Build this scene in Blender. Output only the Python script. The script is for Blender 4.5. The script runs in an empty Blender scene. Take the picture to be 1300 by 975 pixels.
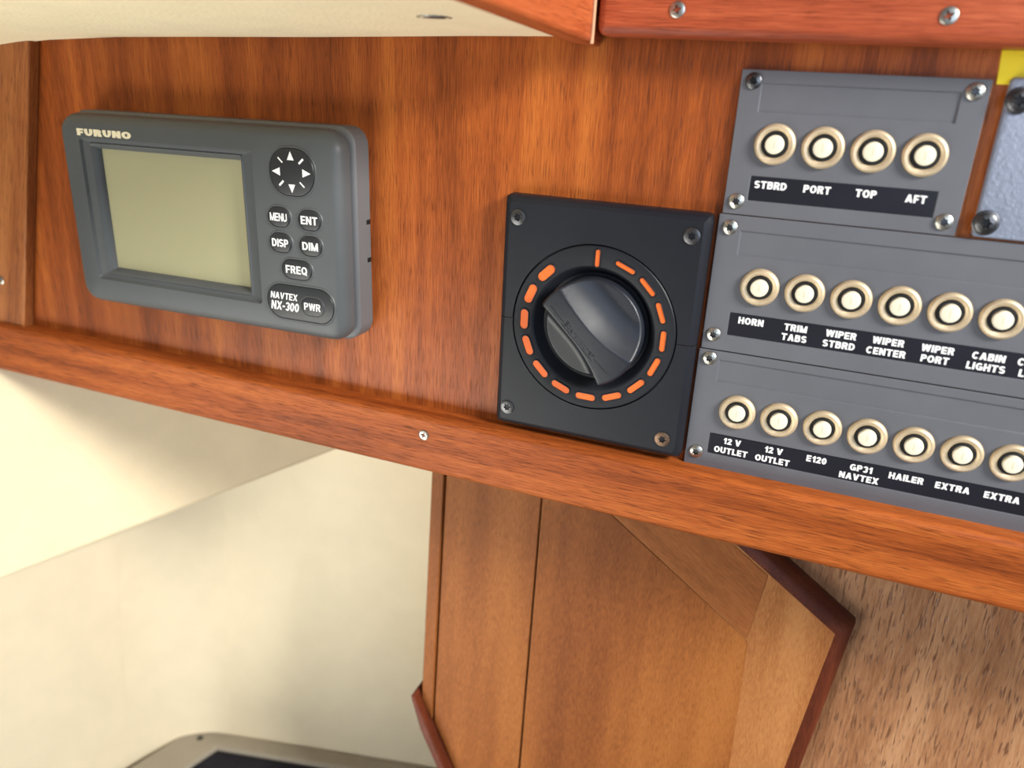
import bpy, bmesh, math
from mathutils import Vector, Matrix
C = bpy.context.scene.collection
MM = 0.001
PI = math.pi

# ------------------------------------------------------------------ camera
cam_d = bpy.data.cameras.new('camera'); cam = bpy.data.objects.new('camera', cam_d); C.objects.link(cam)
cam_d.sensor_width = 36.0; cam_d.lens = 1006.3 * 36.0 / 1300.0
cam_d.clip_start = 0.01; cam_d.clip_end = 20
RGT = Vector((0.925946, 0.374536, 0.048439)); DWN = Vector((0.175825, -0.314020, -0.932994)); FWD = Vector((-0.334229, 0.872419, -0.356618))
mw = Matrix.Identity(4)
for i in range(3):
    mw[i][0] = RGT[i]; mw[i][1] = -DWN[i]; mw[i][2] = -FWD[i]
cam.matrix_world = Matrix.Translation(Vector((57.0, -343.0, 67.6)) * MM) @ mw
cam_d.dof.use_dof = True; cam_d.dof.focus_distance = 0.375; cam_d.dof.aperture_fstop = 7.0
sc = bpy.context.scene; sc.camera = cam
sc.view_settings.view_transform = 'Standard'; sc.view_settings.look = 'None'
sc.view_settings.gamma = 1.0; sc.view_settings.use_curve_mapping = False
sc.view_settings.exposure = 0.0

# ------------------------------------------------------------------ world + lights
w = bpy.data.worlds.new('world'); sc.world = w; w.use_nodes = True
bg = w.node_tree.nodes['Background']; bg.inputs[0].default_value = (1.0, 0.92, 0.82, 1); bg.inputs[1].default_value = 0.15

def area(name, loc, target, sx, sy, power, col):
    l = bpy.data.lights.new(name, 'AREA'); l.shape = 'RECTANGLE'; l.size = sx; l.size_y = sy; l.energy = power; l.color = col
    o = bpy.data.objects.new(name, l); C.objects.link(o)
    o.location = Vector(loc) * MM
    o.rotation_euler = (Vector(target) * MM - o.location).to_track_quat('-Z', 'Y').to_euler()
    return o
# windscreen above and right of the helm, helm window, then two added low fill lamps on the left
area('windscreen_daylight', (1000, -430, 560), (20, 0, 0), 0.32, 0.28, 31.0, (1.0, 0.97, 0.92))
area('helm_window_daylight', (640, -1000, 170), (100, 0, 40), 0.7, 0.6, 6.0, (0.62, 0.78, 1.0))
l = area('nook_fill', (-540, -600, -560), (-180, 150, -350), 0.55, 0.5, 2.5, (1.0, 0.98, 0.90)); l.data.spread = math.radians(84)  # added fill lamp, brightens the nook walls and vinyl side panel
l = area('headliner_fill', (-480, -420, -900), (-240, -190, 80), 0.6, 0.5, 1.15, (1.0, 0.97, 0.86)); l.data.spread = math.radians(56)  # added fill lamp from below, brightens the headliner

# ------------------------------------------------------------------ materials
def srgb(r, g, b):
    f = lambda c: (c / 255 / 12.92) if c / 255 <= 0.04045 else ((c / 255 + 0.055) / 1.055) ** 2.4
    return (f(r), f(g), f(b), 1)

def base_mat(name, col, rough=0.5, metal=0.0, coat=0.0, spec=0.5):
    m = bpy.data.materials.new(name); m.use_nodes = True
    b = m.node_tree.nodes['Principled BSDF']
    b.inputs['Base Color'].default_value = col; b.inputs['Roughness'].default_value = rough
    b.inputs['Metallic'].default_value = metal; b.inputs['Coat Weight'].default_value = coat
    b.inputs['Coat Roughness'].default_value = 0.15; b.inputs['Specular IOR Level'].default_value = spec
    return m, m.node_tree.nodes, m.node_tree.links, b

def noise(N, L, vec, scale, detail=3, rough=0.5):
    n = N.new('ShaderNodeTexNoise'); n.inputs['Scale'].default_value = scale
    n.inputs['Detail'].default_value = detail; n.inputs['Roughness'].default_value = rough
    L.new(vec, n.inputs['Vector']); return n.outputs['Fac']

def ramp(N, L, fac, stops):
    r = N.new('ShaderNodeValToRGB'); L.new(fac, r.inputs['Fac'])
    e = r.color_ramp.elements
    e[0].position, e[0].color = stops[0]; e[1].position, e[1].color = stops[1]
    for p, c in stops[2:]:
        x = e.new(p); x.color = c
    return r.outputs['Color']

def plastic(name, col, rough=0.45, bump=0.15, scale=2500, var=0.12, coat=0.0, spec=0.4, dist=0.0002):
    m, N, L, b = base_mat(name, col, rough, 0, coat, spec)
    tc = N.new('ShaderNodeTexCoord').outputs['Object']
    n = noise(N, L, tc, 35, 5, 0.6)
    lo = tuple(c * (1 - var) for c in col[:3]) + (1,); hi = tuple(min(1, c * (1 + var)) for c in col[:3]) + (1,)
    L.new(ramp(N, L, n, [(0.3, lo), (0.7, hi)]), b.inputs['Base Color'])
    bp = N.new('ShaderNodeBump'); bp.inputs['Strength'].default_value = bump; bp.inputs['Distance'].default_value = dist
    L.new(noise(N, L, tc, scale, 2), bp.inputs['Height']); L.new(bp.outputs['Normal'], b.inputs['Normal'])
    return m

def metal(name, col, rough=0.3, var=0.25):
    m, N, L, b = base_mat(name, col, rough, 1.0)
    tc = N.new('ShaderNodeTexCoord').outputs['Object']
    n = noise(N, L, tc, 900, 4, 0.7)
    lo = tuple(c * (1 - var) for c in col[:3]) + (1,); hi = tuple(min(1, c * (1 + var)) for c in col[:3]) + (1,)
    L.new(ramp(N, L, n, [(0.3, lo), (0.7, hi)]), b.inputs['Base Color'])
    return m

def wood(name, light, mid, dark, axis='z', rot=(0, 0, 0), rough=0.36, bandscale=55, fine=2100, pore=0.55, pore_col=None, bump=0.3, coat=0.0, along=0.03, stretch=1.0, spec=0.2):
    """teak veneer: grain runs along `axis` (after rotating the coordinates by rot)"""
    m, N, L, b = base_mat(name, mid, rough, 0, coat, spec)
    tc = N.new('ShaderNodeTexCoord').outputs['Object']
    r0 = N.new('ShaderNodeMapping'); r0.inputs['Rotation'].default_value = rot; L.new(tc, r0.inputs['Vector'])
    def stretched(k):
        mp = N.new('ShaderNodeMapping'); s = [1, 1, 1]; s['xyz'.index(axis)] = k
        mp.inputs['Scale'].default_value = s; L.new(r0.outputs['Vector'], mp.inputs['Vector']); return mp.outputs['Vector']
    band = noise(N, L, stretched(0.045 * stretch), bandscale, 4, 0.55)
    fib = noise(N, L, stretched(along * stretch), fine, 4, 0.65)
    mixv = N.new('ShaderNodeMix'); mixv.data_type = 'FLOAT'; mixv.inputs[0].default_value = 0.45
    L.new(band, mixv.inputs[2]); L.new(fib, mixv.inputs[3])
    col = ramp(N, L, mixv.outputs[0], [(0.375, dark), (0.625, light), (0.5, mid)])
    por = noise(N, L, stretched(along * 1.3 * stretch), fine * 1.1, 2, 0.5)
    pm = N.new('ShaderNodeMapRange'); pm.inputs[1].default_value = 0.57; pm.inputs[2].default_value = 0.66
    pm.inputs[3].default_value = 0; pm.inputs[4].default_value = pore; L.new(por, pm.inputs[0])
    mx = N.new('ShaderNodeMix'); mx.data_type = 'RGBA'; mx.inputs[7].default_value = pore_col or tuple(c * 0.35 for c in dark[:3]) + (1,)
    L.new(pm.outputs[0], mx.inputs[0]); L.new(col, mx.inputs[6]); L.new(mx.outputs[2], b.inputs['Base Color'])
    bp = N.new('ShaderNodeBump'); bp.inputs['Strength'].default_value = bump; bp.inputs['Distance'].default_value = 0.0004
    sub = N.new('ShaderNodeMath'); sub.operation = 'SUBTRACT'; L.new(fib, sub.inputs[0]); L.new(pm.outputs[0], sub.inputs[1])
    L.new(sub.outputs[0], bp.inputs['Height']); L.new(bp.outputs['Normal'], b.inputs['Normal'])
    return m

M = {}
M['teak_board'] = wood('teak_board', srgb(179, 100, 43), srgb(149, 75, 32), srgb(105, 51, 21), 'z', bandscale=60)
M['teak_rail'] = wood('teak_rail', srgb(177, 98, 45), srgb(150, 75, 32), srgb(107, 51, 21), 'x', bandscale=80, spec=0.12, rough=0.42, pore=0.6)
M['teak_top'] = wood('teak_top', srgb(186, 99, 63), srgb(163, 78, 48), srgb(131, 57, 34), 'x', bandscale=80, pore=0.45)
M['teak_coaming'] = wood('teak_coaming', srgb(185, 101, 58), srgb(164, 81, 43), srgb(135, 59, 31), 'y', bandscale=70, pore=0.4)
M['teak_stile'] = wood('teak_stile', srgb(169, 107, 60), srgb(144, 84, 45), srgb(110, 60, 31), 'z', rot=(0, -0.28, 0), bandscale=70)
M['cab_wood'] = wood('cab_wood', srgb(153, 95, 47), srgb(131, 76, 36), srgb(106, 58, 27), 'z', bandscale=30, spec=0.1, pore=0.25, rough=0.45)
M['cab_diag'] = wood('cab_diag', srgb(164, 107, 61), srgb(142, 86, 46), srgb(120, 70, 37), 'x', rot=(0, -0.576, 0), bandscale=40, spec=0.1, pore=0.25, rough=0.45)
M['cab_stile'] = wood('cab_stile', srgb(169, 115, 69), srgb(149, 95, 53), srgb(126, 76, 42), 'z', bandscale=40, spec=0.1, pore=0.2, rough=0.45)
M['cab_edge'] = wood('cab_edge', srgb(113, 55, 30), srgb(88, 40, 23), srgb(62, 28, 16), 'z', bandscale=60, pore=0.4)  # reddish edge varnish, darkened further for the shade on the door chamfer
M['cab_coarse'] = wood('cab_coarse', srgb(173, 130, 94), srgb(154, 109, 75), srgb(128, 85, 55), 'z', bandscale=60, fine=820, pore=0.95, spec=0.3, pore_col=srgb(105, 68, 43), bump=0.6, along=0.014, stretch=1.0)
M['vinyl'] = plastic('vinyl', srgb(246, 234, 200), 0.6, 0.7, 520, 0.04, dist=0.0006)
M['vinyl_side'] = plastic('vinyl_side', srgb(225, 208, 174), 0.55, 0.4, 420, 0.04)
M['gelcoat'] = plastic('gelcoat', srgb(226, 213, 184), 0.6, 0.1, 120, 0.03, spec=0.12)
M['rim_grey'] = plastic('rim_grey', srgb(150, 142, 128), 0.5, 0.1, 600, 0.06)
M['carpet'] = plastic('carpet', srgb(34, 34, 40), 0.95, 1.0, 1200, 0.4, spec=0.1)
M['panel_grey'] = plastic('panel_grey', srgb(93, 94, 99), 0.42, 0.12, 3000, 0.06)
M['set_grey'] = plastic('set_grey', srgb(78, 81, 83), 0.42, 0.12, 3000, 0.04, spec=0.28)
M['case_grey'] = plastic('case_grey', srgb(94, 95, 97), 0.5, 0.12, 3000, 0.04)
M['black_plastic'] = plastic('black_plastic', srgb(27, 29, 35), 0.42, 0.25, 3500, 0.08, spec=0.22)
M['knob_black'] = plastic('knob_black', srgb(34, 37, 44), 0.32, 0.35, 3500, 0.06)
M['deep_black'] = plastic('deep_black', srgb(20, 20, 22), 0.5, 0.1, 2000, 0.1)
M['button_black'] = plastic('button_black', srgb(38, 40, 43), 0.4, 0.1, 2000, 0.1)
M['label_black'] = plastic('label_black', srgb(28, 28, 36), 0.3, 0.03, 1500, 0.1)
M['orange'] = plastic('orange', srgb(228, 102, 30), 0.5, 0.1, 2000, 0.06)
M['white_ink'] = plastic('white_ink', srgb(238, 238, 236), 0.6, 0.05, 2000, 0.02)
M['cream_ink'] = plastic('cream_ink', srgb(222, 212, 182), 0.6, 0.05, 2000, 0.03)
M['cap_cream'] = plastic('cap_cream', srgb(222, 214, 190), 0.45, 0.05, 2000, 0.03)
M['cap_line'] = plastic('cap_line', srgb(196, 188, 160), 0.5, 0.05, 2000, 0.03)
M['brass'] = metal('brass', srgb(204, 184, 152), 0.5, 0.10)
M['brass'].node_tree.nodes['Principled BSDF'].inputs['Metallic'].default_value = 0.55
M['steel'] = metal('steel', srgb(176, 174, 166), 0.36, 0.35)
M['dark_steel'] = metal('dark_steel', srgb(92, 92, 94), 0.38, 0.3)
M['rusty_steel'] = metal('rusty_steel', srgb(120, 98, 82), 0.5, 0.45)
M['glue'] = plastic('glue', srgb(196, 150, 116), 0.6, 0.3, 900, 0.12)
M['screen'] = base_mat('screen', srgb(158, 154, 122), 0.16, 0, 0.6)[0]
M['leather'] = plastic('leather', srgb(132, 140, 158), 0.42, 0.8, 700, 0.05, dist=0.0005)  # grey leather with the blue sky reflection put into its colour
M['yellow'] = plastic('yellow', srgb(246, 220, 30), 0.5, 0.05, 1000, 0.03)

# ------------------------------------------------------------------ mesh helpers (millimetres)
class MB:
    def __init__(s): s.v = []; s.f = []; s.mi = []
    def add(s, vs, fs, mi=0):
        o = len(s.v); s.v += [tuple(p) for p in vs]
        for f in fs: s.f.append([o + i for i in f]); s.mi.append(mi)
        return s
    def box(s, x0, x1, y0, y1, z0, z1, mi=0):
        v = [(x, y, z) for x in (x0, x1) for y in (y0, y1) for z in (z0, z1)]
        return s.add(v, [(0, 1, 3, 2), (4, 6, 7, 5), (0, 4, 5, 1), (2, 3, 7, 6), (0, 2, 6, 4), (1, 5, 7, 3)], mi)
    def hexa(s, v, mi=0):   # four bottom corners then four top corners
        return s.add(v, [(0, 3, 2, 1), (4, 5, 6, 7), (0, 1, 5, 4), (1, 2, 6, 5), (2, 3, 7, 6), (3, 0, 4, 7)], mi)
    def loft(s, loops, cap0=False, cap1=False, mi=0):
        n = len(loops[0]); vs = [p for l in loops for p in l]; fs = []
        for k in range(len(loops) - 1):
            for i in range(n):
                j = (i + 1) % n
                fs.append((k * n + i, k * n + j, (k + 1) * n + j, (k + 1) * n + i))
        if cap0: fs.append(tuple(range(n))[::-1])
        if cap1: fs.append(tuple((len(loops) - 1) * n + i for i in range(n)))
        return s.add(vs, fs, mi)
    def lathe(s, prof, n=48, cx=0, cz=0, mi=0, cap0=False, cap1=False):   # axis along y; prof = [(r, y)]
        return s.loft([[(cx + r * math.cos(2 * PI * i / n), y, cz + r * math.sin(2 * PI * i / n)) for i in range(n)] for r, y in prof], cap0, cap1, mi)
    def prism(s, poly, y0, y1, fn=None, mi=0):    # polygon in (x, z), between y0 and y1
        fn = fn or (lambda x, z, y: (x, y, z))
        return s.loft([[fn(x, z, y0) for x, z in poly], [fn(x, z, y1) for x, z in poly]], True, True, mi)

def new(name, mb, mat, parent=None, loc=None, bevel=0, seg=2, smooth=35, origin=None):
    me = bpy.data.meshes.new(name)
    o0 = Vector(origin) if origin is not None else Vector((0, 0, 0))
    me.from_pydata([tuple((Vector(p) - o0) * MM) for p in mb.v], [], mb.f)
    mats = mat if isinstance(mat, (list, tuple)) else [mat]
    for m in mats: me.materials.append(M[m])
    for p, i in zip(me.polygons, mb.mi): p.material_index = i
    bm = bmesh.new(); bm.from_mesh(me); bmesh.ops.recalc_face_normals(bm, faces=bm.faces); bm.to_mesh(me); bm.free()
    if smooth:
        for p in me.polygons: p.use_smooth = True
        me.set_sharp_from_angle(angle=math.radians(smooth))
    o = bpy.data.objects.new(name, me); C.objects.link(o)
    if parent: o.parent = parent
    if origin is not None: o.location = o0 * MM
    if loc is not None: o.location = Vector(loc) * MM
    if bevel:
        b = o.modifiers.new('bevel', 'BEVEL'); b.width = bevel * MM; b.segments = seg; b.limit_method = 'ANGLE'; b.angle_limit = math.radians(40)
        b.harden_normals = False
    return o

def thing(name, label, cat, loc=(0, 0, 0), group=None):
    o = bpy.data.objects.new(name, None); C.objects.link(o); o.location = Vector(loc) * MM; o.empty_display_size = 0.01
    return tag(o, label, cat, group)
def tag(o, label, cat, group=None):
    o['label'] = label; o['category'] = cat
    if group: o['group'] = group
    return o
def struct(o, label, cat):
    o['kind'] = 'structure'; return tag(o, label, cat)
def dup(o, parent, loc, rot=None):
    c = o.copy(); C.objects.link(c); c.parent = parent; c.location = Vector(loc) * MM
    if rot is not None: c.rotation_euler = rot
    for ch in list(o.children):
        d = ch.copy(); C.objects.link(d); d.parent = c
    return c

def rrect(cx, cz, w_, h_, r, y, k=6):
    pts = []
    for sx, sz, a0 in ((1, 1, 0), (-1, 1, 90), (-1, -1, 180), (1, -1, 270)):
        for i in range(k + 1):
            a = math.radians(a0 + 90 * i / k)
            pts.append((cx + sx * (w_ / 2 - r) + r * math.cos(a), y, cz + sz * (h_ / 2 - r) + r * math.sin(a)))
    return pts

def text(name, body, mat, parent, cx, y, cz, h=None, wd=None, bold=0.03, shear=0.0, space=1.0, thick=0.12, wscale=None, rot=0.0):
    """lettering facing -y, cap height h mm; width wd mm, or natural width times wscale"""
    cu = bpy.data.curves.new('t', 'FONT'); cu.body = body; cu.size = 1; cu.offset = bold; cu.shear = shear; cu.space_character = space
    cu.extrude = 0.05; cu.resolution_u = 4
    to = bpy.data.objects.new('t', cu); C.objects.link(to)
    dg = bpy.context.evaluated_depsgraph_get(); dg.update()
    me = bpy.data.meshes.new_from_object(to.evaluated_get(dg))
    bpy.data.objects.remove(to); bpy.data.curves.remove(cu)
    xs = [v.co.x for v in me.vertices]; ys = [v.co.y for v in me.vertices]
    cap = 0.73 + 2 * bold
    sy = h / cap
    mx = (min(xs) + max(xs)) / 2; nat = (max(xs) - min(xs)) * sy
    sx = sy * ((wd / nat) if wd else (wscale or 1.0))
    my = cap / 2 - bold
    for v in me.vertices:
        X = (v.co.x - mx) * sx; Z = (v.co.y - my) * sy; Y = (-thick if v.co.z > 0 else 0.02)
        c, s_ = math.cos(rot), math.sin(rot)
        v.co = Vector((cx + X * c - Z * s_, y + Y, cz + X * s_ + Z * c)) * MM
    me.name = name; me.materials.clear(); me.materials.append(M[mat])
    o = bpy.data.objects.new(name, me); C.objects.link(o); o.parent = parent
    return o

def glyph(ch, W, t, th):
    """bold sans capitals as bars, slanted bars and arc bands in a W x 1 cell: list of convex quads (x, z)"""
    Q = []
    def v(x, y0=0, y1=1, k=1): Q.append([(x, y0), (x + t * k, y0), (x + t * k, y1), (x, y1)])
    def h(y, x0=0, x1=None): x1 = W if x1 is None else x1; Q.append([(x0, y), (x1, y), (x1, y + th), (x0, y + th)])
    def d(x0, y0, x1, y1, k=1.08): Q.append([(x0, y0), (x0 + t * k, y0), (x1 + t * k, y1), (x1, y1)])
    def a(cx, cy, rx, ry, a0, a1, n=14):
        for i in range(n):
            p = math.radians(a0 + (a1 - a0) * i / n); q = math.radians(a0 + (a1 - a0) * (i + 1) / n)
            Q.append([(cx + rx * math.cos(p), cy + ry * math.sin(p)), (cx + rx * math.cos(q), cy + ry * math.sin(q)), (cx + (rx - t) * math.cos(q), cy + (ry - th) * math.sin(q)), (cx + (rx - t) * math.cos(p), cy + (ry - th) * math.sin(p))])
    def bowl(y0, y1, x0=0, k=1.0):
        r = (y1 - y0) / 2; rx = max(r * 0.95, t * 1.12); cx = W * k - rx
        h(y0, x0, cx); h(y1 - th, x0, cx); a(cx, y0 + r, rx, r, -90, 90)
    hm = (1 - th) / 2
    if ch == 'A': d(0, 0, W / 2 - t * .54, 1); d(W - t * 1.08, 0, W / 2 - t * .54, 1); h(.2, W * .22, W * .78)
    elif ch == 'B': v(0); bowl(.46 - th * .0, 1, 0, .96); bowl(0, .46 + th, 0, 1)
    elif ch == 'C': a(W / 2, .5, W / 2, .5, 38, 322, 24)
    elif ch == 'D': v(0); bowl(0, 1)
    elif ch == 'E': v(0); h(0); h(1 - th); h(hm, 0, W * .93)
    elif ch == 'F': v(0); h(1 - th); h(hm - .04, 0, W * .9)
    elif ch == 'G': a(W / 2, .5, W / 2, .5, 40, 330, 24); h(.36, W * .52, W); v(W - t, .05, .36 + th)
    elif ch == 'H': v(0); v(W - t); h(hm)
    elif ch == 'I': v(0)
    elif ch == 'K': v(0); d(t * .7, .4, W - t * 1.25, 1, 1.25); d(W - t * 1.25, 0, t * .9, .62, 1.25)
    elif ch == 'L': v(0); h(0)
    elif ch == 'M': v(0); v(W - t); d(W / 2 - t * .5, 0, 0, 1, 1); d(W / 2 - t * .5, 0, W - t, 1, 1)
    elif ch == 'N': v(0); v(W - t); d(W - t * 1.05, 0, 0, 1, 1.05)
    elif ch in 'O0': a(W / 2, .5, W / 2, .5, 0, 360, 30)
    elif ch == 'Q': a(W / 2, .5, W / 2, .5, 0, 360, 30); d(W - t * .9, -.06, W * .5, .3, .9)
    elif ch == 'P': v(0); bowl(.38, 1)
    elif ch == 'R': v(0); bowl(.42, 1, 0, .96); d(W - t * 1.15, 0, W * .42, .46, 1.15)
    elif ch == 'S':
        r = .25 + th / 4
        a(W / 2, 1 - r, W / 2, r, 25, 270, 18); a(W / 2, r, W / 2, r, -155, 90, 18)
    elif ch == 'T': h(1 - th); v(W / 2 - t / 2)
    elif ch == 'U': rr = W / 2; v(0, rr * .8); v(W - t, rr * .8); a(W / 2, rr * .8, rr, rr * .8, 180, 360, 16)
    elif ch == 'V': d(W / 2 - t * .54, 0, 0, 1); d(W / 2 - t * .54, 0, W - t * 1.08, 1)
    elif ch == 'W':
        d(W * .27 - t * .5, 0, 0, 1, 1); d(W * .27 - t * .5, 0, W / 2 - t * .5, 1, 1); d(W * .73 - t * .5, 0, W / 2 - t * .5, 1, 1); d(W * .73 - t * .5, 0, W - t, 1, 1)
    elif ch == 'X': d(0, 0, W - t * 1.12, 1, 1.12); d(W - t * 1.12, 0, 0, 1, 1.12)
    elif ch == '1': v(W - t); d(0, .62, W - t, .98, .9)
    elif ch == '2': a(W / 2, .68, W / 2, .32, -25, 175, 16); d(0, th * .6, W - t * 1.2, .6, 1.15); h(0)
    elif ch == '3':
        r = .25 + th / 4
        a(W / 2, 1 - r, W / 2, r, -90, 155, 16); a(W / 2, r, W / 2, r, -155, 90, 16)
    elif ch == '-': h(.36)
    return Q
GW = {'I': 0, 'M': 1.22, 'W': 1.45, 'O': 1.08, 'Q': 1.08, 'G': 1.06, 'C': 1.0, 'E': .84, 'F': .8, 'L': .8, 'T': .98, 'A': 1.1, 'V': 1.1, 'S': .92, '1': .62, '0': .84, '2': .84, '3': .84, '-': .5, ' ': .36, 'X': 1.08, 'P': .9, 'B': .94, 'R': .98}
def lettering(body, mat, parent, cx, y, cz_, h, wd=None, t=.27, th=.21, k=.82, gap=.10, shear=0.0, thick=0.12, rot=0.0):
    """bold capitals facing -y, h mm high and (if given) wd mm wide"""
    quads = []; x = 0.0
    for ch in body:
        W = t if ch == 'I' else GW.get(ch, 1.0) * k
        if ch != ' ': quads += [([(px + x + shear * pz, pz) for px, pz in q], i) for i, q in enumerate(glyph(ch, W, t, th))]
        x += W + gap
    xs = [p[0] for q, _ in quads for p in q]; x0, x1 = min(xs), max(xs); sx = (wd / (x1 - x0)) if wd else h
    c, s_ = math.cos(rot), math.sin(rot); mb = MB()
    for q, i in quads:
        pts = [((px - (x0 + x1) / 2) * sx, (pz - .5) * h) for px, pz in q]
        mb.prism([(cx + a * c - b * s_, cz_ + a * s_ + b * c) for a, b in pts], y - thick - 0.003 * i, y + 0.02)
    return new('lettering', mb, mat, parent, smooth=0)

def screw_mb(r, dome, lobes=6, recess=0.42, depth=0.9, n=48, wob=0.16):
    """domed screw head facing -y with a star or cross recess"""
    mb = MB()
    def ring(fr, y): return [(fr(2 * PI * i / n) * math.cos(2 * PI * i / n), y, fr(2 * PI * i / n) * math.sin(2 * PI * i / n)) for i in range(n)]
    star = lambda k: (lambda a: r * recess * k * (1 + wob * math.cos(lobes * a)))
    yt = -dome
    loops = [ring(star(0.25), yt + depth), ring(star(0.8), yt + depth), ring(star(1.0), yt + 0.02)]
    for t in (0.55, 0.7, 0.83, 0.93, 1.0):
        loops.append(ring(lambda a, t=t: r * t, -dome * math.sqrt(max(0, 1 - (t * 0.93) ** 2.6))))
    loops.append(ring(lambda a: r, 0.3))
    mb.loft(loops[:3], True, False, mi=1); return mb.loft(loops[2:], False, True)

# ================================================================== SETTING
o = new('wall_front', MB().box(-540, 280, 2, 12, -118, 128), 'teak_board', origin=(-100, 2, -118))
struct(o, 'reddish brown teak veneer fascia board behind the instruments', 'wall')
o = new('trim_1', MB().box(-41.5, 300, -14, 2, 86.2, 132), 'teak_top', bevel=3.5, seg=4, origin=(100, 2, 86))
struct(o, 'reddish teak rail with two steel screws along the top right of the fascia', 'trim'); top_rail = o
zb = lambda y: 84.0 - 0.046 * y
mb = MB()
mb.hexa([(-58, -300, zb(-300)), (-43, -300, zb(-300) - 2.4), (-43, 2, zb(2) - 1.6), (-58, 2, zb(2)), (-58, -300, 140), (-43, -300, 140), (-43, 2, 140), (-58, 2, 140)])
mbg = MB().box(-43.1, -41.9, -15.4, -13.6, 82.8, 132)
o = new('trim_2', mb, 'teak_coaming', bevel=2.0, seg=3, origin=(-50, 0, 84))
struct(o, 'orange teak edge strip running forward along the cream headliner', 'trim')
mbg.v = [tuple(Vector(p) - Vector((-50, 0, 84))) for p in mbg.v]; gl = new('glue_line', mbg, 'glue', o, bevel=0.4)
mb = MB()
mb.box(-540, 320, -10, 16, -127.2, -95)
o = new('trim_3', mb, 'teak_rail', bevel=3.0, seg=4, origin=(-100, 2, -127))
struct(o, 'long teak rail along the bottom of the fascia with one steel screw', 'trim'); low_rail = o
# slanted board at the left end
poly = [(-361.5, 90), (-409.5, -95.5), (-540, -95.5), (-540, 90)]
o = new('trim_4', MB().prism(poly, -5, 2), 'teak_stile', bevel=0.8, origin=(-450, 2, -95))
struct(o, 'brown teak board with a slanted edge at the left end of the fascia', 'trim'); stile = o
# headliner
prof = [(-560, 52), (-500, 60), (-440, 67), (-395, 71.6), (-375, 74.3), (-355, 76.3), (-306, 79), (-250, 80.6), (-183, 82.3), (-101, 85), (-57, 86.0)]
ys = [2, 0.5, -1, -4, -40, -100, -180, -300]
def cz(x, y):
    for (a, za), (b, zb_) in zip(prof, prof[1:]):
        if a <= x <= b: return za + (zb_ - za) * (x - a) / (b - a) - 0.04 * y + (1.2 if y > 0.9 else 0.5 if y > 0 else 0)
    return 86 - 0.04 * y
mb = MB(); nx = len(prof); vs = [(x, y, cz(x, y)) for y in ys for x, _ in prof]; nb = len(vs)
vs += [(x, y, cz(x, y) + 14) for y in ys for x, _ in prof]
fs = []
for j in range(len(ys) - 1):
    for i in range(nx - 1):
        q = (j * nx + i, j * nx + i + 1, (j + 1) * nx + i + 1, (j + 1) * nx + i)
        fs.append(q); fs.append(tuple(nb + t for t in q[::-1]))
for j in range(len(ys) - 1):
    for i in (0, nx - 1): fs.append((j * nx + i, (j + 1) * nx + i, nb + (j + 1) * nx + i, nb + j * nx + i))
for i in range(nx - 1):
    for j in (0, len(ys) - 1): fs.append((j * nx + i, j * nx + i + 1, nb + j * nx + i + 1, nb + j * nx + i))
mb.add(vs, fs)
o = new('ceiling', mb, 'vinyl', origin=(-300, -100, 80), smooth=60)
struct(o, 'cream vinyl headliner overhanging the top left of the fascia', 'ceiling')

# lower nook: gelcoat walls, vinyl side panel, floor rim
U = Vector((-0.02, 0.107, 1.0)).normalized()
K = Vector((-420.3, 100, -524.3)); DB = (Vector((-191.7, 155.1, -525.6)) - K).normalized(); DL = (Vector((-432.2, 36.7, -517.7)) - K).normalized()
NB = DB.cross(U).normalized(); NB = -NB if NB.y < 0 else NB          # outwards, away from the viewer
NL = DL.cross(U).normalized(); NL = -NL if NL.x > 0 else NL
def slab(p, a, la, b, lb, n, t, a0=0.0, b0=0.0):
    q = [p + a * a0 + b * b0, p + a * la + b * b0, p + a * la + b * lb, p + a * a0 + b * lb]
    return MB().hexa([*q, *[x + n * t for x in q]])
o = new('wall_back', slab(K, DB, 520, U, 450, NB, 12, -14, -20), 'gelcoat', origin=K + DB * 200)
struct(o, 'off white smooth back wall of the nook below the fascia', 'wall')
o = new('wall_left', slab(K + NL * 8, DL, 190, U, 450, NL, 12, -10, -20), 'gelcoat', origin=K + DL * 150)
struct(o, 'off white lower left wall of the nook in shade', 'wall')
E2 = Vector((-434.9, -18, -278.0)); E1 = Vector((-290, 156, -226))
dirE = (E1 - E2).normalized(); nE = dirE.cross(U).normalized(); nE = -nE if nE.y < 0 else nE
A = E2 - dirE * 40; Bp = E1 + dirE * 6
q = [A, Bp, Bp + U * (-113 - Bp.z), A + U * (-127.6 - A.z)]
o = new('wall_side', MB().hexa([*q, *[x + nE * 14 for x in q]]), 'vinyl_side', bevel=3, origin=(E1 + E2) / 2)
struct(o, 'cream vinyl covered side panel with a rising lower edge under the rail', 'wall')
o = new('trim_5', MB().box(-560, -30, 16, 300, -112, -106), 'gelcoat', origin=(-250, 100, -112))  # added board out of view, closes the nook top against light leaks
struct(o, 'unseen board added above the nook to block stray light', 'trim')
cove = []
for t in [i / 10 for i in range(11)]:
    a, b, c = K + DL * 60 + NL * 7.8, K + NL * 7.8, K + DB * 50
    cove.append(a * (1 - t) ** 2 + b * 2 * t * (1 - t) + c * t * t)
mb = MB(); loops = []
back = [K + DB * 36 + NB * 8, K - DB * 8 + NB * 8 - DL * 4 + NL * 4, K + DL * 40 + NL * 16]
for h in (-12, 420): loops.append([p + U * h for p in cove + back])
o = new('wall_corner', mb.loft(loops, True, True), 'gelcoat', origin=K + U * 200, smooth=60)
struct(o, 'rounded off white corner between the lower left wall and the back wall', 'wall')
F = DB.cross(DL).normalized(); F = -F if F.z < 0 else F
o = new('floor', slab(K - F * 6, DB, 560, DL, 330, -F, 10, -10, -10), 'carpet', origin=K)
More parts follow.
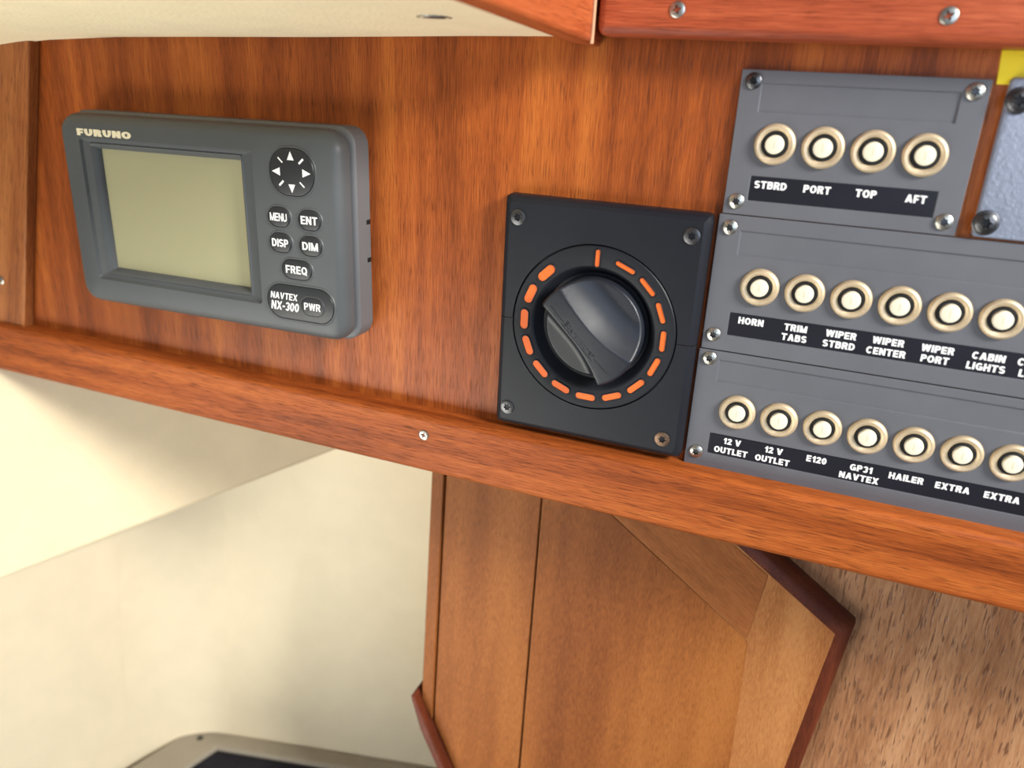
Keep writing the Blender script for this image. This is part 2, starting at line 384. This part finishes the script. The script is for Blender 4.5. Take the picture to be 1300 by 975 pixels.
struct(o, 'dark floor under the nook', 'floor')
o = new('baseboard_back', slab(K - F * 6, DB, 520, DL, 22, F, 8, 0, 0), 'rim_grey', bevel=3, seg=3, origin=K + DB * 200)
struct(o, 'grey raised floor rim along the off white back wall', 'baseboard')
o = new('baseboard_left', slab(K - F * 6, DB, 44, DL, 330, F, 8, 0, 0), 'rim_grey', bevel=3, seg=3, origin=K + DL * 150)
struct(o, 'grey raised floor rim along the shaded left wall', 'baseboard'); rim_left = o
cp_ = K + DB * 44 + DL * 22 - F * 6
o = new('floor_carpet', slab(cp_, DB, 400, DL, 280, F, 5), 'carpet', bevel=2, origin=cp_)
tag(o, 'black carpet mat inside the grey floor rim', 'carpet')

# ================================================================== CABINET below the rail
def cp(x, z, d): return (x - 0.0215 * (z + 160), 50 + 0.107 * (z + 160) + d, z)
cab = thing('cabinet', 'teak cabinet with a chamfered door below the fascia rail', 'cabinet', (0, 50, -450))
def cpart(name, mb, mat, parent=cab, **k):
    ox = Vector((0, 50, -450)); mb.v = [tuple(Vector(p) - ox) for p in mb.v]
    return new(name, mb, mat, parent, **k)
cpart('side_post', MB().prism([(-143.7, -104), (-135.3, -104), (-135.3, -336), (-143.7, -322)], 0, 95, cp), 'cab_wood', bevel=0.8)
cpart('frame_stile', MB().prism([(-134.0, -104), (-71.6, -104), (-71.6, -450), (-73, -450), (-134.0, -337)], 0.6, 14, cp), 'cab_wood', bevel=0.8)
cpart('face_panel', MB().prism([(-134, -104), (340, -104), (340, -450), (-72, -450), (-134, -338)], 14.2, 24, cp), 'cab_coarse')
cpart('edge_moulding', MB().prism([(-148.6, -317), (-146.4, -317.5), (-135.4, -336.5), (-73, -450), (-80, -450), (-140.5, -339.5)], -7, 16, cp), 'cab_edge', bevel=1.2)
fpoly = [(-70.4, -108), (-40, -108), (97.6, -197.6), (62, -450), (-70.4, -450)]
def off(r):
    return [(-70.4, -108), (-40 + r * 1.75, -108), (97.6 + r * 1.05, -197.6 + r * 0.42), (62 + r, -450), (-70.4, -450)]
mb = MB(); loops = []
for r, d in ((0, 0), (1.2, 0.25), (3.4, 1.2), (6.0, 3.0), (8.0, 5.4), (9.0, 8.0), (9.2, 11), (9.2, 14)):
    loops.append([cp(x, z, d) for x, z in off(r)])
mb.loft(loops, mi=1); mb.add(loops[0], [(0, 1, 2, 3, 4)]); mb.add(loops[-1], [(4, 3, 2, 1, 0)], 1)
door = cpart('door', mb, ['cab_stile', 'cab_edge'], smooth=50); door['label'] = 'chamfered cabinet door with a rounded reddish edge'
cpart('inset_panel', MB().prism([(-70.2, -133.6), (53, -213.8), (55, -217), (62.0 - 4, -450), (-70.2, -450)], -0.5, 1, cp), 'cab_wood', door, bevel=0.4)
cpart('diagonal_rail', MB().prism([(-70.2, -108.5), (-40.5, -108.5), (60, -174.2), (54.5, -213.8), (53, -213.2), (-70.2, -132.8)], -0.3, 1, cp), 'cab_diag', door, bevel=0.3)

# ================================================================== SCREWS (parts)
scr_steel = None
def add_screw(parent, x, y, z, r=2.8, dome=1.1, mat='steel', lobes=6, rot=0.0, countersink=None):
    o = new('screw', screw_mb(r, dome, lobes, wob=0.34 if lobes == 4 else 0.2), [mat, 'deep_black' if mat != 'steel' else 'dark_steel'], parent, loc=(x, y, z))
    o.rotation_euler = (0, rot, 0)
    if countersink:
        k = new('screw_recess', MB().lathe([(countersink, -0.06), (countersink, 0.2), (r * 0.6, 0.2), (r * 0.6, -0.06)], 40), 'deep_black', o)
    return o
def lx(o, x, y, z):   # world mm to local mm of an unrotated parent
    l = o.location / MM; return (x - l.x, y - l.y, z - l.z)
for x, z in ((-10.1, 95.8), (82.4, 95.4)):
    add_screw(top_rail, *lx(top_rail, x, -14, z), r=2.9, dome=0.7, lobes=4, rot=0.4 + x, countersink=3.2)
add_screw(low_rail, *lx(low_rail, -118, -10, -105.8), r=2.7, dome=0.6, lobes=4, rot=0.3, countersink=3.1)
for z in (32.5, -66):
    add_screw(stile, *lx(stile, -415 if z > 0 else -423, -5, z), r=2.8, dome=0.7, lobes=4)
p = K + DB * 20 + DL * 14 + F * 2
s = add_screw(rim_left, *lx(rim_left, *p), r=3, dome=0.8, mat='dark_steel', lobes=4); s.rotation_euler = (-PI / 2, 0, 0)
# recessed fitting in the headliner
fx, fy = -88, -62
ft = thing('ceiling_fitting', 'small chrome cup fitting with a dark centre in the cream headliner', 'fitting', (fx, fy, cz(fx, fy)))
mbf = MB().lathe([(6.4, 0.3), (6.6, -0.5), (6.0, -1.3), (5.0, -1.5), (4.2, -0.9), (4.0, 0.2)], 40)
a = new('cup_washer', mbf, 'steel', ft); a.rotation_euler = (-PI / 2, 0, 0)
a = new('screw', screw_mb(4.1, 0.9, 4, wob=0.3), ['dark_steel', 'deep_black'], ft); a.rotation_euler = (-PI / 2, 0, 0)

# ================================================================== MARINE RECEIVER (grey display set)
RX, RZ = -245.0, -9.6
rec = thing('marine_receiver', 'grey marine receiver with a blank screen and black buttons at the left', 'receiver', (RX, 2, RZ))
rec.rotation_euler = (0, math.radians(-0.7), 0)
def L_(x, z): return (x - RX, z - RZ)     # world face coords to local (undo the small turn)
def lc(x, z):
    a = math.radians(-0.7); dx, dz = x - RX, z - RZ
    return (dx * math.cos(a) - dz * math.sin(a), dx * math.sin(a) + dz * math.cos(a))
W0, H0 = 177.0, 102.6
mb = MB(); H1 = H0 + 2.5; W1 = W0 + 2
mb.loft([rrect(0, 0, W1, H1, 9, y) for y in (0, -11)] + [rrect(0, 0, W1 - 1.2, H1 - 1.2, 8.6, -11.8)] + [rrect(0, 0, W1 - 4, H1 - 4, 8, -12.4)], True, True)
new('case', mb, 'case_grey', rec)
mb = MB()
for z in (6, -13): mb.box(W1 / 2 - 0.6, W1 / 2 + 0.3, -3.4, -0.4, z, z + 2.2)
new('case_clip', mb, 'deep_black', rec)
yo = -2   # local y of a world y: y-2
mb = MB()
ro = lambda g, y, r=10.5: rrect(0, 0, W0 - 2 * g, H0 - 2 * g, max(r - g, 2), y - 2)
# recess outline and screen opening (local)
rcx, rcz = lc((-318.2 - 206.0) / 2, (29.6 - 46.6) / 2); rw, rh = 112.2, 76.2
scx, scz = lc((-309.3 - 216.7) / 2, (24.2 - 40.6) / 2); sw, sh = 92.6, 64.6
loops = [ro(0.8, -12.2), ro(0, -13), ro(0, -16), ro(0.6, -18.2), ro(1.8, -20.2), ro(3.4, -21.4), ro(5.2, -22),
         rrect(rcx, rcz, rw, rh, 2.0, -24.0), rrect(rcx, rcz, rw - 1.6, rh - 1.6, 1.6, -22.6),
         rrect(scx, scz, sw + 8, sh + 6.5, 1.4, -21.9), rrect(scx, scz, sw + 6.6, sh + 5.2, 1.2, -22.5), rrect(scx, scz, sw + 5.2, sh + 4, 1.0, -22.2),
         rrect(scx, scz, sw, sh, 0.8, -18.9), rrect(scx, scz, sw - 1, sh - 1, 0.5, -17.0)]
mb.loft(loops, True, False)
btns = [(-192.0, 0.2, 12.4, 9.2, 'MENU', 9.8), (-174.2, 0.3, 12.4, 9.2, 'ENT', 9.4), (-191.8, -12.4, 12.4, 9.2, 'DISP', 9.6), (-174.2, -12.2, 12.4, 9.2, 'DIM', 9.0), (-182.9, -24.9, 17.0, 9.4, 'FREQ', 12.6)]
def surround(cx, cz_, w_, h_, r):
    mb.loft([rrect(cx, cz_, w_ + 2.8, h_ + 2.8, min(r + 1.4, (h_ + 2.8) / 2 - .01), -23.9), rrect(cx, cz_, w_ + 2.0, h_ + 2.0, min(r + 1, (h_ + 2.0) / 2 - .01), -24.45), rrect(cx, cz_, w_ + 0.9, h_ + 0.9, min(r + .4, (h_ + .9) / 2 - .01), -24.45), rrect(cx, cz_, w_ + 0.5, h_ + 0.5, min(r + .2, (h_ + .5) / 2 - .01), -23.9)])
pcx, pcz = lc(-183.2, 22.1)
for x, z, w_, h_, t, tw in btns: surround(*lc(x, z), w_, h_, h_ / 2 - 0.05)
surround(pcx, pcz, 25.0, 21.6, 10.0)
lcx, lcz = lc(-182.0, -42.1)
surround(lcx, lcz, 39.6, 17.4, 8.4)
new('bezel', mb, 'set_grey', rec, smooth=40)
mb = MB(); mb.loft([rrect(scx, scz, sw + 0.6, sh + 0.6, 0.5, -17.2), rrect(scx, scz, sw + 0.6, sh + 0.6, 0.5, -18.2)], True, True)
o = new('screen', mb, 'screen', rec); o['label'] = 'blank greenish grey display screen'
def button(name, cx, cz_, w_, h_, r, top=-24.9):
    mb = MB()
    loops = [rrect(cx, cz_, w_ + 0.3, h_ + 0.3, min(r + .15, h_ / 2), -23.6), rrect(cx, cz_, w_ + 0.3, h_ + 0.3, min(r + .15, h_ / 2), top + 0.5), rrect(cx, cz_, w_ - 0.3, h_ - 0.3, r - .15, top + 0.12), rrect(cx, cz_, w_ - 1.2, h_ - 1.2, r - .6, top)]
    return new(name, mb.loft(loops, True, True), 'button_black', rec)
for x, z, w_, h_, t, tw in btns:
    cx, cz_ = lc(x, z)
    b = button('button', cx, cz_, w_, h_, h_ / 2 - 0.05); b['label'] = 'black rubber button marked ' + t
    lettering(t, 'white_ink', b, cx, -24.9, cz_, 3.9, tw, t=.17 if t == 'MENU' else .22, th=.18, gap=.12)
pad = button('direction_pad', pcx, pcz, 25.0, 21.6, 10.0); pad['label'] = 'round black direction pad with four white arrows'
def tri(a, r0, r1, hw):
    ca, sa = math.cos(a), math.sin(a); sx = 12.5 / 10.9
    pts = [(r1 * ca * sx, r1 * sa), (r0 * ca * sx - hw * sa, r0 * sa + hw * ca), (r0 * ca * sx + hw * sa, r0 * sa - hw * ca)]
    return MB().prism([(pcx + x, pcz + z) for x, z in pts], -25.02, -24.85)
for k in range(4):
    new('arrow_mark', tri(k * PI / 2, 5.6, 9.6, 1.9), 'white_ink', pad, smooth=0)
for k in range(4):
    a = PI / 4 + k * PI / 2; ca, sa = math.cos(a), math.sin(a); n = 0.32 if k % 2 else 0.5
    pts = [(6.0 * ca * 1.1 - n * sa, 6.0 * sa + n * ca), (6.0 * ca * 1.1 + n * sa, 6.0 * sa - n * ca), (9.2 * ca * 1.1 + n * sa, 9.2 * sa - n * ca), (9.2 * ca * 1.1 - n * sa, 9.2 * sa + n * ca)]
    new('tick_mark', MB().prism([(pcx + x, pcz + z) for x, z in pts], -25.02, -24.85), 'white_ink', pad, smooth=0)
plate = button('name_plate', lcx, lcz, 39.6, 17.4, 8.4, -24.6); plate['label'] = 'black oval plate lettered NAVTEX NX-300'
x, z = lc(-191.4, -39.4); lettering('NAVTEX', 'white_ink', plate, x, -24.6, z, 3.4, 16.6, t=.20, th=.17, gap=.12, shear=.18)
x, z = lc(-191.2, -44.6); lettering('NX-300', 'white_ink', plate, x, -24.6, z, 4.5, 17.0, t=.21, th=.18, gap=.12, shear=.18)
x, z = lc(-174.3, -42.6)
pb = button('power_button', x, z, 13.6, 9.4, 4.6, -25.1); pb['label'] = 'black power button marked PWR'
lettering('PWR', 'white_ink', pb, x, -25.1, z, 3.7, 9.6, t=.20, th=.17, gap=.12)
mb = MB(); mb.loft([rrect(x, z, 14.5, 10.3, 5.1, -24.5), rrect(x, z, 14.5, 10.3, 5.1, -24.85), rrect(x, z, 13.9, 9.7, 4.8, -24.85), rrect(x, z, 13.9, 9.7, 4.8, -24.5)])
new('button_ring', mb, 'set_grey', pb)
# maker's name in wide bold capitals
lxx, lzz = lc(-300.4, 31.8)
o = lettering('FURUNO', 'cream_ink', rec, lxx, -24, lzz, 3.5, 37.4, t=.62, th=.28, k=1.6, gap=.16); o['label'] = 'cream maker name along the top left of the bezel'

# ================================================================== ROTARY CONTROL (black heater dial)
DX, DZ = -34.6, -36.4
dial = thing('rotary_control', 'square black control plate with a turning knob ringed by orange marks', 'control', (DX, 2, DZ))
def rad_rect(x0, x1, z0, z1, y, n=200, r=0.0):
    pts = []
    for i in range(n):
        a = 2 * PI * i / n; c, s_ = math.cos(a), math.sin(a)
        tx = (x1 / c) if c > 1e-9 else (x0 / c) if c < -1e-9 else 1e9
        tz = (z1 / s_) if s_ > 1e-9 else (z0 / s_) if s_ < -1e-9 else 1e9
        t = min(tx, tz); x, z = t * c, t * s_
        cx = min(max(x, x0 + r), x1 - r); cz_ = min(max(z, z0 + r), z1 - r)
        dx, dz = x - cx, z - cz_; l = math.hypot(dx, dz)
        if l > r and dx and dz: x, z = cx + dx * r / l, cz_ + dz * r / l
        pts.append((x, y, z))
    return pts
X0, X1, Z0, Z1 = -80.6 - DX, 12.4 - DX, -92.0 - DZ, 20.2 - DZ
circ = lambda R, y, n=200: [(R * math.cos(2 * PI * i / n), y, R * math.sin(2 * PI * i / n)) for i in range(n)]
def plate_half(zlo, zhi, name):
    mb = MB()
    g = lambda k, y, r: rad_rect(X0 + k, X1 - k, Z0 + k, Z1 - k, y, r=r)
    mb.loft([g(0, 0, 2), g(0, -4.5, 2), g(0.5, -6.2, 2), g(1.5, -7.3, 1.5), g(3.0, -8.0, 1.0), circ(38.9, -8.0), circ(38.9, -5.0), circ(36, -5)])
    bm = bmesh.new(); vs = [bm.verts.new(p) for p in mb.v]
    for f in mb.f: bm.faces.new([vs[i] for i in f])
    for zc, nrm in ((zlo, -1), (zhi, 1)):
        bmesh.ops.bisect_plane(bm, geom=bm.verts[:] + bm.edges[:] + bm.faces[:], plane_co=(0, 0, zc), plane_no=(0, 0, nrm), clear_outer=True)
    out = MB(); bm.verts.index_update(); out.add([tuple(v.co) for v in bm.verts], [[v.index for v in f.verts] for f in bm.faces]); bm.free()
    return new(name, out, 'black_plastic', dial, smooth=14)
plate_half(-0.45, 100, 'cover_plate'); plate_half(-100, -0.7, 'cover_plate')
ring = new('dial_ring', MB().lathe([(38.3, -4), (38.3, -8.0), (37.9, -8.4), (29.6, -8.4), (28.9, -8.2), (28.0, -7.3), (26.0, -3.6), (25.2, -2.6), (0.5, -2.6)], 144, cap1=True), 'black_plastic', dial)
marks = []
def pill(cx, cz_, L, w_, ang, y, bend=0.0, n=10):
    pts = []; hw = w_ / 2; hl = L / 2 - hw
    for sgn, a0 in ((1, -90), (-1, 90)):
        for i in range(n + 1):
            a = math.radians(a0 + 180 * i / n); pts.append((sgn * hl + hw * math.cos(a), hw * math.sin(a)))
    c, s_ = math.cos(ang), math.sin(ang)
    return [(cx + (x) * c - (z - bend * x * x) * s_, y, cz_ + (x) * s_ + (z - bend * x * x) * c) for x, z in pts]
ang0 = [90] + [67 - 22.46 * k for k in range(14)]
for k, ad in enumerate(ang0):
    a = math.radians(ad); R = 32.9
    wd = 1.7 if k == 0 else 1.7 + 2.1 * ((k - 1) / 13) ** 1.1
    L = 7.4 if k == 0 else 9.2
    ta = a if k == 0 else a - PI / 2
    cx, cz_ = R * math.cos(a), R * math.sin(a)
    fr = new('mark_frame', MB().loft([pill(cx, cz_, L + 1.7, wd + 1.7, ta, -8.35), pill(cx, cz_, L + 1.2, wd + 1.2, ta, -8.85), pill(cx, cz_, L + 0.5, wd + 0.5, ta, -8.85), pill(cx, cz_, L + 0.1, wd + 0.1, ta, -8.3)]), 'black_plastic', ring)
    new('orange_mark', MB().loft([pill(cx, cz_, L + 0.3, wd + 0.3, ta, -8.3), pill(cx, cz_, L + 0.3, wd + 0.3, ta, -8.52)], False, True), 'orange', fr)
# knob: round body with a waisted grip ridge across it
KR = 24.0; KA = math.radians(-44.0); H = 17.5; base_h = 1.2
def kh(x, z):
    t = x * math.cos(KA) + z * math.sin(KA); s_ = -x * math.sin(KA) + z * math.cos(KA) + 1.0
    tt = (t + 2) / KR
    wv = 5.2 + (5.2 if tt > 0 else 1.2) * tt * tt
    e = abs(s_) - wv
    r = math.hypot(x, z) / KR
    top = H - 0.8 * max(0, -e / wv - 0.0) * 0 - 1.5 * r * r
    if e <= 0:
        edge = min(1, -e / 0.9); h = top - 0.7 * (1 - edge) ** 2
    else:
        D = 15.0 if s_ > 0 else 10.0
        b = base_h if s_ <= 0 else 8.0
        u = min(1, e / D); h = b + (top - 0.7 - b) * (1 - u) ** (1.9 if s_ > 0 else 2.6)
    return h
mb = MB(); nr, na = 56, 180; loops = []
for j in range(nr + 1):
    r = KR * j / nr if j else 0.15
    lp = []
    for i in range(na):
        a = 2 * PI * i / na; x, z = r * math.cos(a), r * math.sin(a); h = kh(x, z)
        if j == nr: h -= 1.0
        elif j == nr - 1: h -= 0.25
        lp.append((x, -2.6 - h, z))
    loops.append(lp)
loops.append([(KR * math.cos(2 * PI * i / na), -2.7, KR * math.sin(2 * PI * i / na)) for i in range(na)])
knob = new('knob', mb.loft(loops, True, False), 'knob_black', dial, smooth=45)
# raised name field along the grip
kc, ks = math.cos(KA), math.sin(KA)
def kp(t, s_, dy): 
    x = t * kc - s_ * ks; z = t * ks + s_ * kc
    return (x, -2.6 - (H - 1.5 * (math.hypot(x, z) / KR) ** 2) - dy, z)
mb = MB()
for (t0, t1, s0, s1) in ((-11, 11, -5.0, -4.75), (-11, -10.7, -5.0, -3.4), (10.7, 11, -5.0, -3.4), (-20, -11, -3.6, -3.35), (11, 19, -3.6, -3.35)):
    n = 8
    for i in range(n):
        ta, tb = t0 + (t1 - t0) * i / n, t0 + (t1 - t0) * (i + 1) / n
        mb.hexa([kp(ta, s0, -.3), kp(tb, s0, -.3), kp(tb, s1, -.3), kp(ta, s1, -.3), kp(ta, s0, .22), kp(tb, s0, .22), kp(tb, s1, .22), kp(ta, s1, .22)])
new('grip_line', mb, 'knob_black', knob, smooth=0)
c0 = kp(0, -2.7, 0)
text('lettering', 'Eberspächer', 'knob_black', knob, c0[0], c0[1] + 0.35, c0[2], h=2.5, wd=20, bold=0.0, thick=0.5, rot=KA)
for (x, z, mt, rr) in ((-73.4, 10.3, 'dark_steel', 0.2), (5.0, 10.7, 'dark_steel', 0.5), (-74.0, -82.6, 'dark_steel', 0.9), (3.4, -83.2, 'rusty_steel', 0.1)):
    s = add_screw(dial, x - DX, -8, z - DZ, r=3.5, dome=0.7, mat=mt, lobes=6, rot=rr, countersink=4.1)

# ================================================================== SWITCH PANELS
brk = None
def breaker_proto(parent, loc):
    b = new('circuit_breaker', MB().lathe([(7.9, 0.1), (7.9, -0.9), (7.5, -1.5), (6.9, -1.85), (6.2, -1.75), (5.6, -1.5), (5.15, -1.1), (5.0, -0.2)], 56), 'brass', parent, loc=loc)
    b['label'] = 'round push breaker with a pale metal ring and cream cap'
    new('collar', MB().lathe([(5.1, -0.1), (5.0, -1.0), (4.6, -1.5), (4.0, -1.5), (3.7, -0.8), (3.6, 0)], 48), 'deep_black', b)
    mb = MB().lathe([(3.65, 0), (3.65, -2.5), (3.45, -2.9), (3.0, -3.05), (0.1, -3.1)], 48, cap1=True)
    mb.box(-0.16, 0.16, -3.14, -3.0, -1.5, 1.5, mi=1)
    new('button_cap', mb, ['cap_cream', 'cap_line'], b)
    return b

def step_plate(xs, zs, depth, yb):
    mb = MB(); nx, nz = len(xs) - 1, len(zs) - 1
    d = lambda i, j: depth(0.5 * (xs[i] + xs[i + 1]), 0.5 * (zs[j] + zs[j + 1]))
    for i in range(nx):
        for j in range(nz):
            y = d(i, j); mb.add([(xs[i], y, zs[j]), (xs[i + 1], y, zs[j]), (xs[i + 1], y, zs[j + 1]), (xs[i], y, zs[j + 1])], [(0, 1, 2, 3)])
            for (ii, jj, a, b) in ((i + 1, j, (1, 0), (1, 1)), (i, j + 1, (0, 1), (1, 1)), (i - 1, j, (0, 0), (0, 1)), (i, j - 1, (0, 0), (1, 0))):
                out = not (0 <= ii < nx and 0 <= jj < nz)
                y2 = yb if out else d(ii, jj)
                if out or y2 > y + 1e-6:
                    p, q_ = (xs[i + a[0]], zs[j + a[1]]), (xs[i + b[0]], zs[j + b[1]])
                    mb.add([(p[0], y, p[1]), (q_[0], y, q_[1]), (q_[0], y2, q_[1]), (p[0], y2, p[1])], [(0, 1, 2, 3)])
    mb.add([(xs[0], yb, zs[0]), (xs[-1], yb, zs[0]), (xs[-1], yb, zs[-1]), (xs[0], yb, zs[-1])], [(0, 3, 2, 1)])
    return mb

def weld(o):
    bm = bmesh.new(); bm.from_mesh(o.data); bmesh.ops.remove_doubles(bm, verts=bm.verts[:], dist=1e-6); bmesh.ops.recalc_face_normals(bm, faces=bm.faces[:]); bm.to_mesh(o.data); bm.free()

WS = None
def switch_panel(label, x0, x1, z0, z1, blank, strip, row, words, screws, tilt=0.0):
    global brk
    t = thing('switch_panel', label, 'switch panel', (x0, 2, z0), None)
    bx0, bx1, bz0, bz1 = blank; sx0, sx1, sz0, sz1 = strip
    xs = sorted(set([x0, min(bx0, sx0), max(bx0, sx0), bx1, x1] + ([sx1] if abs(sx1 - bx1) > .01 else [])))
    zs = [z0, sz0, sz1, bz0, bz1, z1]
    def dep(x, z):
        if bx0 < x < bx1 and bz0 < z < bz1: return 0.55
        if sx0 < x < sx1 and sz0 < z < sz1: return 0.6
        return 0.0
    mb = step_plate(xs, zs, dep, 2); mb.v = [(x - x0, y - 2, z - z0) for x, y, z in mb.v]
    pl = new('plate', mb, 'panel_grey', t, smooth=0); weld(pl)
    b = pl.modifiers.new('bevel', 'BEVEL'); b.width = 0.35 * MM; b.segments = 2; b.limit_method = 'ANGLE'; b.angle_limit = math.radians(40)
    ls = new('label_strip', MB().box(sx0 + .4 - x0, sx1 - .4 - x0, -1.85, -1.2, sz0 + .3 - z0, sz1 - .3 - z0), 'label_black', t)
    rx, rz, n = row
    for k in range(n):
        loc = (rx + 18.0 * k - x0, -2, rz - z0)
        if brk is None: brk = breaker_proto(t, loc)
        else: dup(brk, t, loc)
    for x, z, tx in words:
        lettering(tx, 'white_ink', ls, x - x0, -1.85, z - z0, 2.95, t=.27, th=.2, k=.8, gap=.10)
    for (x, z, mt, rr) in screws:
        add_screw(t, x - x0, -2, z - z0, r=3.1, dome=1.3, mat=mt, rot=rr)
    return t

switch_panel('short grey panel of four breakers lettered STBRD, PORT, TOP, AFT', 15.2, 102.2, 20.7, 76.4, (23.4, 93.2, 61.0, 71.6), (24.5, 93.2, 26.7, 36.5), (31.8, 49.2, 4),
             [(32.6, 33.3, 'STBRD'), (50.4, 33.3, 'PORT'), (68.4, 33.4, 'TOP'), (86.2, 33.1, 'AFT')],
             [(20.1, 72.2, 'dark_steel', 0.2), (97.4, 72.1, 'steel', 0.5), (20.2, 26.0, 'steel', 0.8), (97.4, 25.7, 'steel', 0.3)])
switch_panel('long grey panel of breakers starting with HORN, in the middle of the stack', 14.2, 190, -38.4, 20.3, (23.8, 184, 4.0, 14.2), (24.4, 184, -31.0, -20.8), (34.9, -8.35, 6),
             [(33.6, -23.7, 'HORN'), (51.9, -23.7, 'TRIM'), (51.9, -28.0, 'TABS'), (69.9, -23.7, 'WIPER'), (69.7, -28.1, 'STBRD'), (87.9, -23.7, 'WIPER'), (87.8, -28.2, 'CENTER'), (106.1, -23.9, 'WIPER'), (105.9, -28.2, 'PORT'), (124.1, -24.0, 'CABIN'), (124.0, -28.3, 'LIGHTS'), (142.4, -24.0, 'COCKPIT'), (142.2, -28.4, 'LIGHTS')],
             [(19.2, 15.1, 'steel', 0.1), (18.8, -31.6, 'steel', 0.6)])
switch_panel('long grey panel of breakers starting with 12 V OUTLET, resting on the bottom rail', 13.6, 190, -95.2, -38.9, (23.0, 184, -52.8, -42.8), (23.6, 184, -88.0, -77.9), (34.0, -65.65, 7),
             [(33.9, -80.6, '12 V'), (33.9, -85.3, 'OUTLET'), (52.1, -80.7, '12 V'), (52.2, -85.4, 'OUTLET'), (70.3, -81.0, 'E120'), (88.6, -81.1, 'GP31'), (88.4, -85.5, 'NAVTEX'), (106.4, -81.4, 'HAILER'), (124.1, -81.6, 'EXTRA'), (142.3, -81.6, 'EXTRA')],
             [(18.6, -42.6, 'steel', 0.3), (18.6, -88.3, 'steel', 0.7)])

# ================================================================== PADDED PANEL and tape at the right edge
pp = thing('padded_panel', 'blue grey leather textured panel with dark screws at the right edge', 'panel', (107.5, 2, 21.4))
new('pad', MB().loft([rrect(40, 28, 80, 56, 1.5, 0), rrect(40, 28, 80, 56, 1.5, -2.2), rrect(40, 28, 79, 55, 1.5, -3.2), rrect(40, 28, 77, 53, 1, -3.6)], True, True), 'leather', pp)
for x, z in ((111.4, 69.8), (110.9, 27.0)):
    s = add_screw(pp, x - 107.5, -3.6, z - 21.4, r=3.9, dome=1.7, mat='dark_steel', rot=x)
    new('washer', MB().lathe([(4.6, 0.1), (4.6, -0.5), (4.0, -0.8), (3.6, -0.8)], 40), 'dark_steel', s)
tp = new('tape', MB().prism([(103.6, 74.9), (170, 75.4), (170, 86.5), (102.8, 86.1)], 1.4, 2.0), 'yellow', origin=(110, 2, 75))
tag(tp, 'bright yellow tape strip above the blue grey panel', 'tape')
